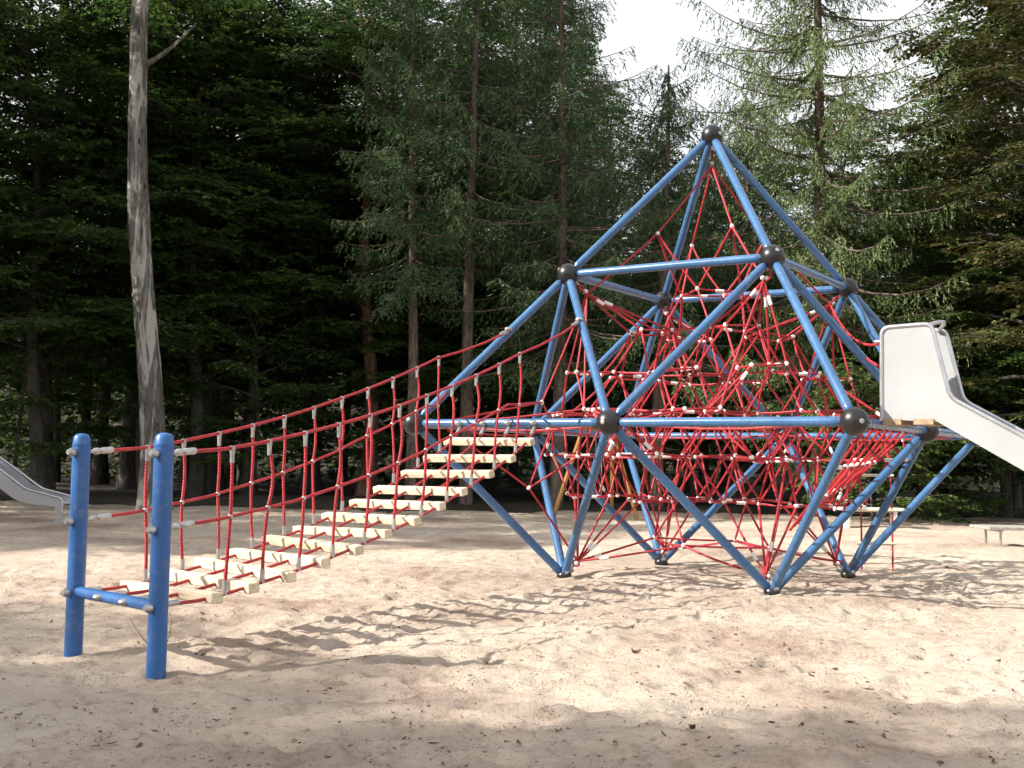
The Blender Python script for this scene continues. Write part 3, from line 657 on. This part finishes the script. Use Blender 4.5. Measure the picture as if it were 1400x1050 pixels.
# sloping band of parallel ropes below the slide platform
pb = NODE['R2']; 
for k in range(7):
    s_ = .30 + .22 * k; a = pb + VDIR * s_ - UP * .05; b = framew(.62 - .015 * k, -.62 + .085 * k, -.42 + .012 * k)
    obj('rope', rope_mesh(a, b, .05, gN.normal(0, .02, 3)), net)
    for t in (.32, .64):
        c = a + (b - a) * t - UP * .04; obj('rope_clamp', cm, net, c - FO)
for t in (.32, .64):
    a0, b0 = pb + VDIR * .30 - UP * .05, framew(.62, -.62, -.42); a1, b1 = pb + VDIR * 1.62 - UP * .05, framew(.53, -.11, -.35)
    obj('rope', rope_mesh(a0 + (b0 - a0) * t - UP * .04, a1 + (b1 - a1) * t - UP * .04, .02, (0, 0, 0)), net)
# slack hand rope from the upper net to the slide hoop
SLB = NODE['R2'] + VDIR * .65                    # slide near side foot on the bar
def sl(u, z, dv=0.): return SLB + UDIR * u + VDIR * dv + UP * (z - ZL2)
obj('rope', MB().tube(sag_line(pts['hC'] - FO, sl(.03, 2.40) - FO, .16, 10), .013, 6).mesh('rope', M_ROPE), net)
obj('rope', MB().tube(sag_line(at_depth(1172, 478, 12.2) - FO, sl(.03, 2.2, .5) - FO, .05, 8), .013, 6).mesh('rope', M_ROPE), net)

# ------------------------------------------------------------------ rope bridge and its posts
p1, p2 = ground(100, 895), ground(213, 925)
PB = (p1 + p2) / 2; pd = (p2 - p1) / np.linalg.norm(p2 - p1)
bp_ = thing('bridge_post_frame', 'two round blue posts joined by a low crossbar at the foot of the bridge', 'post frame', (PB[0], PB[1], 0))
for p in (p1, p2):
    q = p - PB; zs = sz(p[0], p[1])
    po = MB().tube([q + UP * z for z in (-.25, 0, 1.33, 1.345, 1.352, 1.385, 1.405, 1.412)], [.057, .057, .057, .0575, .055, .054, .040, .015], 24).build('post', M_BLUE, bp_)
    MB().tube([q + UP * 1.335, q + UP * 1.343], [.0592, .0592], 24).build('cap_rim', M_BLUE, po)
CBZ = .40
MB().tube([p1 - PB + UP * CBZ + pd * .05, p2 - PB + UP * CBZ - pd * .05], .036, 16).build('crossbar', M_BLUE, bp_)
LN, P1N = NODE['R0'], NODE['R1']; bd = (P1N - LN) / np.linalg.norm(P1N - LN)
def lerp(a, b, t): return a + (b - a) * t
aR, bR = p2.copy(), LN + bd * 1.6; aL, bL = p1.copy(), LN + bd * .6
def line(side, t): # side 0 left .. 1 right
    a, b = lerp(aL, aR, side), lerp(bL, bR, side); p = lerp(a, b, t); p[2] = 0; return p
DT = [0, .089, .157, .23, .306, .383, .462, .541, .624, .702, .792, .875, .961, 1.0]; DZ = [.40, .40, .44, .485, .54, .612, .69, .78, .885, 1.0, 1.15, 1.30, 1.475, 1.63]
def deck(t): return float(np.interp(t, DT, DZ))
TT = [0, .102, .173, .246, .321, .396, .474, .55, .633, .715, .798, .883, 1.157]; TZ = [1.29, 1.325, 1.375, 1.44, 1.51, 1.59, 1.68, 1.78, 1.89, 2.01, 2.14, 2.28, 2.79]
MT = [0, .102, .247, .318, .398, .474, .552, .622, .713, .793, .871]; MZ = [.85, .89, .985, 1.055, 1.135, 1.225, 1.325, 1.44, 1.57, 1.70, 1.83]
br = thing('rope_bridge', 'sloping rope bridge of pale wooden planks and red handrail ropes leading up to the frame', 'rope bridge', (PB[0], PB[1], 0))
BO = np.array([PB[0], PB[1], 0])
def B3(side, t, z): return line(side, t) + UP * z - BO
gB = np.random.default_rng(15)
HS = [.035, .345, .655, .965]                # four deck ropes across the width
for s_ in HS:
    P = [B3(s_, t, deck(t) - .005) for t in np.linspace(0.035, 1, 30)]; MB().tube(P, .0115, 7).build('deck_rope', M_ROPE, br)
# planks
PT = DT[1:13]
def plank_mesh(L_):
    return MB().box((0, 0, 0), (L_, .085, .068), bev=.006).mesh('plank', M_WOOD, False)
for i, t in enumerate(PT):
    a, b = B3(-.045, t, deck(t)), B3(1.045, t, deck(t)); d = b - a; L_ = np.linalg.norm(d); d /= L_
    o = obj('plank', plank_mesh(L_ * gB.uniform(.975, 1.01)), br, (a + b) / 2 + d * gB.normal(0, .008)); sl_ = math.atan2(deck(min(1, t + .03)) - deck(t - .03), .06 * 5.4)
    o.rotation_euler = (Matrix.Rotation(math.atan2(d[1], d[0]), 3, 'Z') @ Matrix.Rotation(sl_ * .55 + gB.normal(0, .05), 3, 'X') @ Matrix.Rotation(gB.normal(0, .012), 3, 'Y')).to_euler()
# side ropes
ehA = lerp(NODE['A'], NODE['R0'], .385); ehB = lerp(NODE['A'], NODE['R1'], .345)
HTt = (PT[0:-1])
for side, end in ((0, ehA), (1, ehB)):
    ts = np.linspace(.03, .90, 26)
    P = [B3(side, t, np.interp(t, TT, TZ)) for t in ts]; e = end - BO; P += [lerp(P[-1], e, k) - UP * .03 * sin(pi * k) for k in (.33, .66, .94)]
    MB().tube(P, .0125, 7).build('handrail_rope', M_ROPE, br)
    P = [B3(side, t, np.interp(t, MT, MZ)) for t in np.linspace(.03, .90, 26)]
    P.append((lerp(NODE['A'], NODE['R0'], .80) if side == 0 else pts['n1']) - BO)
    MB().tube(P, .0115, 7).build('handrail_rope', M_ROPE, br)
    d = P[-1] - P[-2]
    # clamps where the top rope meets the blue tube
    P0 = lerp(B3(side, .90, np.interp(.90, TT, TZ)), e, .86); dd = e - P0; dd = dd / np.linalg.norm(dd)
    MB().tube([P0, P0 + dd * .12, P0 + dd * .13, e], [.024, .024, .013, .013], 8).build('rope_end_fitting', M_STEEL, br)
    MB().ball(e - np.array([.02, .05, -.01]), .035, 8, 6, (1.3, 1, .7)).build('tube_clamp', M_STEEL, br)
    for i in range(11):
        t = (PT[i] + PT[i + 1]) / 2 - .008; tt = float(np.interp(t, TT, TZ)); tm = float(np.interp(t, MT, MZ)); tb = deck(t)
        a, m_, b = B3(side, t, tt - .05), B3(side, t, tm), B3(HS[0] if side == 0 else HS[3], t, tb + .05)
        w1 = gB.normal(0, .008, 3) + np.array([.02, .0, 0]) * (1 if i > 3 else .4); sg = 1 if i % 2 else -1
        u_ = np.linspace(0, 1, 6)[:, None]
        P = np.concatenate([a + (m_ - a) * u_ + np.array([.022, .01, 0]) * np.sin(pi * u_) * sg * gB.uniform(.1, .5) + w1 * np.sin(pi * u_), (m_ + (b - m_) * u_ - np.array([.016, 0, 0]) * np.sin(pi * u_) * sg * gB.uniform(0, .6))[1:]])
        h = MB().tube(P, .0118, 7).build('hanger_rope', M_ROPE, br)
        MB().tube([B3(side, t, tt - .095), B3(side, t, tt - .05), B3(side, t, tt - .02), B3(side, t, tt + .014)], [.0145, .0145, .018, .018], 8).build('clamp', M_STEEL, h)
        MB().ball(m_, .019, 8, 6).build('clamp', M_STEEL, h)
        MB().tube([B3(HS[0] if side == 0 else HS[3], t, tb + .085), B3(HS[0] if side == 0 else HS[3], t, tb - .012)], [.0155, .0165], 8).build('clamp', M_STEEL, h)
    # turnbuckles and bolts on the posts
    pp = p1 if side == 0 else p2
    for z0, tab in ((1.29, (TT, TZ)), (.85, (MT, MZ))):
        d = B3(side, .12, np.interp(.12, *tab)) - B3(side, 0, z0); d /= np.linalg.norm(d); s0 = B3(side, 0, z0)
        MB().tube([s0 + d * .06, s0 + d * .10, s0 + d * .115, s0 + d * .15, s0 + d * .165], [.011, .011, .022, .022, .010], 8).build('turnbuckle', M_STEEL, br)
        MB().tube([s0 + d * .165, s0 + d * .18, s0 + d * .27], [.012, .021, .021], 8).build('turnbuckle', M_STEEL, br)
for z in (1.29, .85, .40):
    for p in (p1, p2):
        d = line(.5, 0) - line(.5, .2); d /= np.linalg.norm(d); q = p - PB + UP * z + d * .055
        MB().tube([q, q + d * .025, q + d * .06], [.020, .030, .016], 10).build('hook_bolt', M_STEEL, bp_)
for s_ in HS[1:3] + [HS[0], HS[3]]:
    q = B3(s_, 0, CBZ); d = B3(s_, .1, deck(.1)) - q; d /= np.linalg.norm(d)
    MB().tube([q + d * .04, q + d * .09, q + d * .10, q + d * .19], [.012, .02, .019, .019], 8).build('turnbuckle', M_STEEL, br)
    if s_ in HS[1:3]:
        MB().ball(q - d * .035, .026, 8, 6, (1.4, 1.4, .8)).build('hook_bolt', M_STEEL, bp_)
    e = B3(s_, 1, ZL2 - .02); f = B3(s_, .965, deck(.965))
    MB().tube([lerp(f, e, .35), lerp(f, e, .75), e + UP * .02], [.020, .020, .014], 8).build('rope_end_fitting', M_STEEL, br)
    MB().ball(e + UP * .02 - np.array([.03, .04, 0]), .034, 8, 6, (1.3, 1, .8)).build('tube_clamp', M_STEEL, br)

# ------------------------------------------------------------------ steel slides
def chute(root, prof_near, width, org, U, Vd, thick, msheet, medge, floor_prof, rr=.02):
    """two side sheets with tube edges and a floor, profile points in (along, height)"""
    P3 = lambda u, z, dv: org + U * u + Vd * dv + UP * z
    top, bot = prof_near
    uu = np.unique(np.concatenate([[p[0] for p in top], [p[0] for p in bot], np.linspace(top[0][0], top[-1][0], 40)]))
    tz = np.interp(uu, [p[0] for p in top], [p[1] for p in top]); bz = np.interp(uu, [p[0] for p in bot], [p[1] for p in bot])
    for dv in (0, width):
        V = []
        for o_ in (-thick / 2, thick / 2):
            V += [P3(u, z, dv + o_) for u, z in zip(uu, tz)] + [P3(u, z, dv + o_) for u, z in zip(uu, bz)]
        n = len(uu); F = []
        for i in range(n - 1):
            F.append((i, n + i, n + i + 1, i + 1)); F.append((2 * n + i, 2 * n + i + 1, 3 * n + i + 1, 3 * n + i))
            F.append((i, i + 1, 2 * n + i + 1, 2 * n + i)); F.append((n + i, 3 * n + i, 3 * n + i + 1, n + i + 1))
        F += [(0, 2 * n, 3 * n, n), (n - 1, 2 * n - 1, 4 * n - 1, 3 * n - 1)]
        sd = MB().add(V, F).build('side_panel', msheet, root, False)
    fl = MB(); fu = np.linspace(floor_prof[0][0], floor_prof[-1][0], 60); fz = np.interp(fu, [p[0] for p in floor_prof], [p[1] for p in floor_prof])
    kk = np.ones(5) / 5; fz[2:-2] = np.convolve(fz, kk, 'valid')
    V = [P3(u, z + dz, dv) for dz in (0, -.012) for dv in (.004, width - .004) for u, z in zip(fu, fz)]; n = 60; F = []
    for i in range(n - 1):
        F += [(i, n + i, n + i + 1, i + 1), (2 * n + i, 2 * n + i + 1, 3 * n + i + 1, 3 * n + i)]
    fl.add(V, F).build('slide_bed', msheet, root)
    return P3
def round_path(pts_, r=.06, n=5):
    out = [np.array(pts_[0])]
    for a, b, c in zip(pts_[:-2], pts_[1:-1], pts_[2:]):
        a, b, c = (np.asarray(q, float) for q in (a, b, c)); u1 = (a - b) / np.linalg.norm(a - b); u2 = (c - b) / np.linalg.norm(c - b)
        for t in np.linspace(0, 1, n): out.append((b + u1 * r) * (1 - t) ** 2 + 2 * b * t * (1 - t) + (b + u2 * r) * t ** 2)
    out.append(np.array(pts_[-1])); return out
SO = np.array([SLB[0], SLB[1], 0]); slide = thing('steel_slide', 'tall pale steel slide with high side panels fixed to the right of the climbing frame', 'slide', SO)
W_S = .50
top = [(.05, 2.46), (.07, 2.52), (.11, 2.545), (.43, 2.55), (.475, 2.53), (.50, 2.48), (.625, 1.95), (.65, 1.90), (.70, 1.855), (3.05, .52), (3.3, .47), (3.75, .46)]
bot = [(.05, 1.715), (.53, 1.69), (3.0, .22), (3.3, .18), (3.75, .18)]
flo = [(.05, 1.76), (.50, 1.76), (.62, 1.70), (3.0, .30), (3.3, .24), (3.75, .235)]
P3 = chute(slide, (top, bot), W_S, np.zeros(3), UDIR, VDIR, .008, M_SLIDE, M_EDGE, flo)
for dv in (0, W_S):
    path = [P3(u, z, dv) for u, z in [(.045, 1.70)] + [(.045, 2.545), (.485, 2.56), (.64, 1.90), (3.05, .53), (3.75, .47), (3.77, .10)]]
    MB().tube(round_path(path, .075, 6), .020, 10).build('edge_tube', M_EDGE, slide)
# hoop joining the two panels above the seat
hp = [P3(.44, 2.55, W_S * .98), P3(.52, 2.58, W_S * .98)]
a0 = P3(.40, 2.55, .02); arc = [P3(.42 + .11 * sin(t), 2.545 + .055 * sin(t), .02 + (W_S - .04) * t / pi) for t in np.linspace(0, pi, 12)]
MB().tube(arc, .017, 8).build('hand_hoop', M_EDGE, slide)
for u0, u1 in ((.06, .22), (.33, .50)):
    MB().box(P3((u0 + u1) / 2, 1.69, W_S / 2), (u1 - u0, W_S + .05, .05), UDIR, VDIR).build('bracket', M_BRK, slide, False)
MB().tube([P3(-.02, 2.42, 0), P3(.04, 2.42, 0)], .015, 8).build('rope_peg', M_EDGE, slide)
for dv in (.03, W_S - .03):
    MB().tube([P3(2.3, .66, dv), P3(2.3, -.2, dv)], .022, 8).build('support_leg', M_EDGE, slide)
# older slide at the left, only its end in the picture
e0 = at_depth(84, 715, 21.5); S2 = np.array([e0[0], 21.5, 0.])
sl2 = thing('old_slide', 'grey metal slide with its lower run out ending behind the left blue post', 'slide', S2)
U2 = np.array([-.98, .20, 0]); V2 = np.array([.20, .98, 0])
top2 = [(0, .44), (.1, .47), (.75, .60), (1.0, .72), (1.25, .92), (3.6, 2.35), (3.9, 2.7), (4.4, 2.7)]; bot2 = [(0, .30), (.75, .36), (1.0, .44), (1.25, .60), (3.6, 2.05), (4.4, 2.05)]
flo2 = [(0, .36), (.75, .42), (1.0, .50), (1.25, .66), (3.6, 2.1), (4.4, 2.1)]
Q3 = chute(sl2, (top2, bot2), .5, np.zeros(3), U2, V2, .01, M_SLIDE2, M_EDGE, flo2)
for dv in (0, .5):
    MB().tube(round_path([Q3(0, -.2, dv), Q3(-.01, .46, dv), Q3(.75, .62, dv), Q3(1.25, .94, dv), Q3(3.6, 2.37, dv), Q3(4.4, 2.75, dv), Q3(4.42, -.2, dv)], .10, 5), .022, 8).build('edge_tube', M_EDGE, sl2)
    MB().box(Q3(.07, .18, dv), (.13, .02, .5), U2, V2).build('end_leg', M_SLIDE2, sl2, False)
for k in range(7): MB().tube([Q3(4.42, .3 + .28 * k, 0), Q3(4.42, .3 + .28 * k, .5)], .016, 6).build('rung', M_EDGE, sl2)

# ------------------------------------------------------------------ rope ladder, swing, benches
lx0, lx1, ly = px2x(1177, 14.75), px2x(1219, 14.75), 14.85
ld = thing('rope_ladder', 'red rope ladder with wooden rungs hanging behind the right foot of the frame', 'ladder', ((lx0 + lx1) / 2, ly, 0))
lc = np.array([(lx0 + lx1) / 2, ly, 0])
for x in (lx0, lx1): MB().tube(sag_line(np.array([x, ly, 1.64]) - lc, np.array([x + .01, ly - .12, .0]) - lc, 0, 6, (.012, 0, 0)), .012, 6).build('ladder_rope', M_ROPE, ld)
for z in (1.18, .74, .33): MB().tube([np.array([lx0 - .05, ly - .08 * (1.64 - z), z]) - lc, np.array([lx1 + .05, ly - .08 * (1.64 - z), z]) - lc], .019, 8).build('rung', M_WOOD, ld)

sw = thing('swing_set', 'yellow metal swing set with splayed legs far behind the climbing frame', 'swing', (1.6, 26.6, 0))
c0 = np.array([1.6, 26.6, 0]); ap1, ap2 = at_depth(797, 586, 25.8), at_depth(838, 592, 27.6)
for ap, ft in ((ap1, (at_depth(752, 705, 25.4), at_depth(754, 700, 26.4))), (ap2, (at_depth(873, 702, 27.2), at_depth(836, 702, 28.2)))):
    for f_ in ft:
        f2 = f_.copy(); f2[2] = -.1; MB().tube([ap - c0, f2 - c0], .045, 8).build('leg', M_YEL, sw)
MB().tube([ap1 - c0 - (ap2 - ap1) * .06, ap2 - c0 + (ap2 - ap1) * .06], .05, 8).build('beam', M_YEL, sw)
for k in (.42, .62): MB().tube([lerp(ap1, ap2, k) - c0, lerp(ap1, ap2, k) - c0 - UP * 1.5], .008, 4).build('chain', M_STEEL, sw)
MB().box(lerp(ap1, ap2, .52) - c0 - UP * 1.52, (.42, .18, .035)).build('seat', M_BALL, sw, False)

tb = thing('low_table', 'low weathered grey plank table on metal legs at the right edge of the sand', 'table', (8.6, 19.5, 0))
for k in range(5):
    MB().box((0.05, -.34 + .17 * k, .325), (1.75, .155, .05), bev=.006).build('board', M_GREYWOOD, tb, False)
for x in (-.60, .62):
    for y in (-.30, .30): MB().tube([(x, y, -.15), (x, y, .30)], .022, 8).build('leg', M_STEEL, tb)
    MB().box((x, 0, .284), (.05, .7, .03)).build('rail', M_STEEL, tb, False)
bx = px2x(1190, 25); be = thing('pale_bench', 'pale narrow bench on the far sand seen below the rope ladder', 'bench', (bx, 25, 0))
for k in range(2): MB().box((0, -.1 + .2 * k, .40), (1.35, .17, .06), bev=.006).build('board', M_BENCH, be, False)
for x in (-.5, .5): MB().box((x, 0, .14), (.07, .3, .46)).build('leg', M_BENCH, be, False)

# ------------------------------------------------------------------ litter on the sand
def curled_leaf(L_, W_, curl, seed):
    g = np.random.default_rng(seed); V = []
    for i, t in enumerate(np.linspace(0, 1, 5)):
        wd = W_ * math.sin(pi * (.06 + .88 * t)) * g.uniform(.85, 1.1)
        for s_ in (-1, 0, 1): V.append((t * L_ - L_ / 2, s_ * wd / 2, curl * (abs(s_) * .5 + (2 * t - 1) ** 2) + g.normal(0, .002)))
    F = [(i * 3 + j, i * 3 + 3 + j, i * 3 + 4 + j, i * 3 + 1 + j) for i in range(4) for j in range(2)]
    return np.array(V), np.array(F)
LT = MB(); gl = np.random.default_rng(8)
for k in range(1500):
    y = 4.4 + 11 * gl.random() ** 1.4; x = gl.uniform(-.47, .47) * y; L_ = .010 + .034 * gl.random() ** 3; V, F = curled_leaf(L_, L_ * gl.uniform(.3, .7), L_ * gl.uniform(-.05, .2), k)
    a = gl.uniform(0, 6.28); R_ = np.array(Matrix.Rotation(a, 3, 'Z') @ Matrix.Rotation(gl.normal(0, .35), 3, 'X') @ Matrix.Rotation(gl.normal(0, .3), 3, 'Y'))
    LT.add(V @ R_.T + np.array([x, y, sz(x, y) + .004]), F)
o = LT.build('leaf_litter', M_DEADLEAF); o['kind'] = 'stuff'; o['label'] = 'scattered crumbs of dead leaves lying on the sand'; o['category'] = 'leaf litter'
for (px, py, L_, rz, lab) in ((867, 903, .07, .4, 'largest curled brown leaf lying alone on the bright sand in front of the frame'), (945, 1008, .045, 2.0, 'brown leaf lying in the shaded strip of sand below the bright patch'), (958, 973, .03, 1.1, 'small upright dead leaf on the bright sand near the shaded strip')):
    p = ground(px, py); V, F = curled_leaf(L_, L_ * .7, L_ * .4, px); o = obj('fallen_leaf', mesh_np('fallen_leaf', V, F, M_DEADLEAF, True), None, (p[0], p[1], sz(p[0], p[1]) + .015)); o.rotation_euler = (.5, .2, rz); tag(o, lab, 'leaf')
def twig(pxs, lab, r=.004, z=.012):
    P = [ground(*q[:2]) + UP * (q[2] if len(q) > 2 else 0) for q in pxs]; c = P[0].copy(); P = [p + UP * (sz(p[0], p[1]) + z) for p in P]; c[2] = 0
    o = MB().tube([p - c for p in P], np.linspace(r, r * .5, len(P)), 5).build('twig', M_TWIG, None, loc=c); tag(o, lab, 'twig')
twig([(200, 886), (190, 878, .03), (176, 870, .10)], 'thin bent twig sticking up from the sand between the two blue posts')
twig([(226, 886), (232, 880, .03), (234, 872, .10)], 'thin twig standing just beside the nearer blue post')
twig([(1290, 778), (1305, 780), (1318, 782)], 'short dark stick lying on the far sand near the grey table', .012)
twig([(600, 812), (640, 822), (668, 826)], 'long thin root-like stick lying on the sand in front of the bridge', .004)
# crumbly clods on the trampled sand
def clods():
    g = np.random.default_rng(12); n = 6000
    y = 4.3 + 10 * g.random(n) ** 1.5; x = g.uniform(-.5, .5, n) * (y + .6); keep = fbm(x * 1.3 + 30, y * 1.3, 3) + g.normal(0, .12, n) > .02
    x, y = x[keep], y[keep]; n = len(x); z = np.array([sz(a, b) for a, b in zip(x, y)])
    r = .004 + .014 * g.random(n) ** 4
    T = np.array([(0, 0, -1), (1, 0, -.1), (.3, .95, .1), (-.8, .6, -.1), (-.8, -.6, .1), (.3, -.95, -.1), (0, 0, 1)]) 
    Fq = np.array([(0, 2, 1), (0, 3, 2), (0, 4, 3), (0, 5, 4), (0, 1, 5), (6, 1, 2), (6, 2, 3), (6, 3, 4), (6, 4, 5), (6, 5, 1)])
    V = T[None] * g.uniform(.6, 1.3, (n, 7, 1)) * r[:, None, None] * np.stack([g.uniform(.8, 1.9, n), g.uniform(.8, 1.6, n), g.uniform(.4, .8, n)], 1)[:, None]
    a = g.uniform(0, 6.28, n); c, s_ = np.cos(a)[:, None], np.sin(a)[:, None]
    V = np.stack([V[..., 0] * c - V[..., 1] * s_, V[..., 0] * s_ + V[..., 1] * c, V[..., 2]], -1) + np.stack([x, y, z + r * .15], 1)[:, None]
    F = (Fq[None] + (np.arange(n) * 7)[:, None, None]).reshape(-1, 3)
    o = obj('sand_crumbs', mesh_np('sand_crumbs', V.reshape(-1, 3), F, M_SAND)); o['kind'] = 'stuff'; o['label'] = 'small loose crumbs of sand scattered over the trampled ground'; o['category'] = 'sand crumbs'
clods()
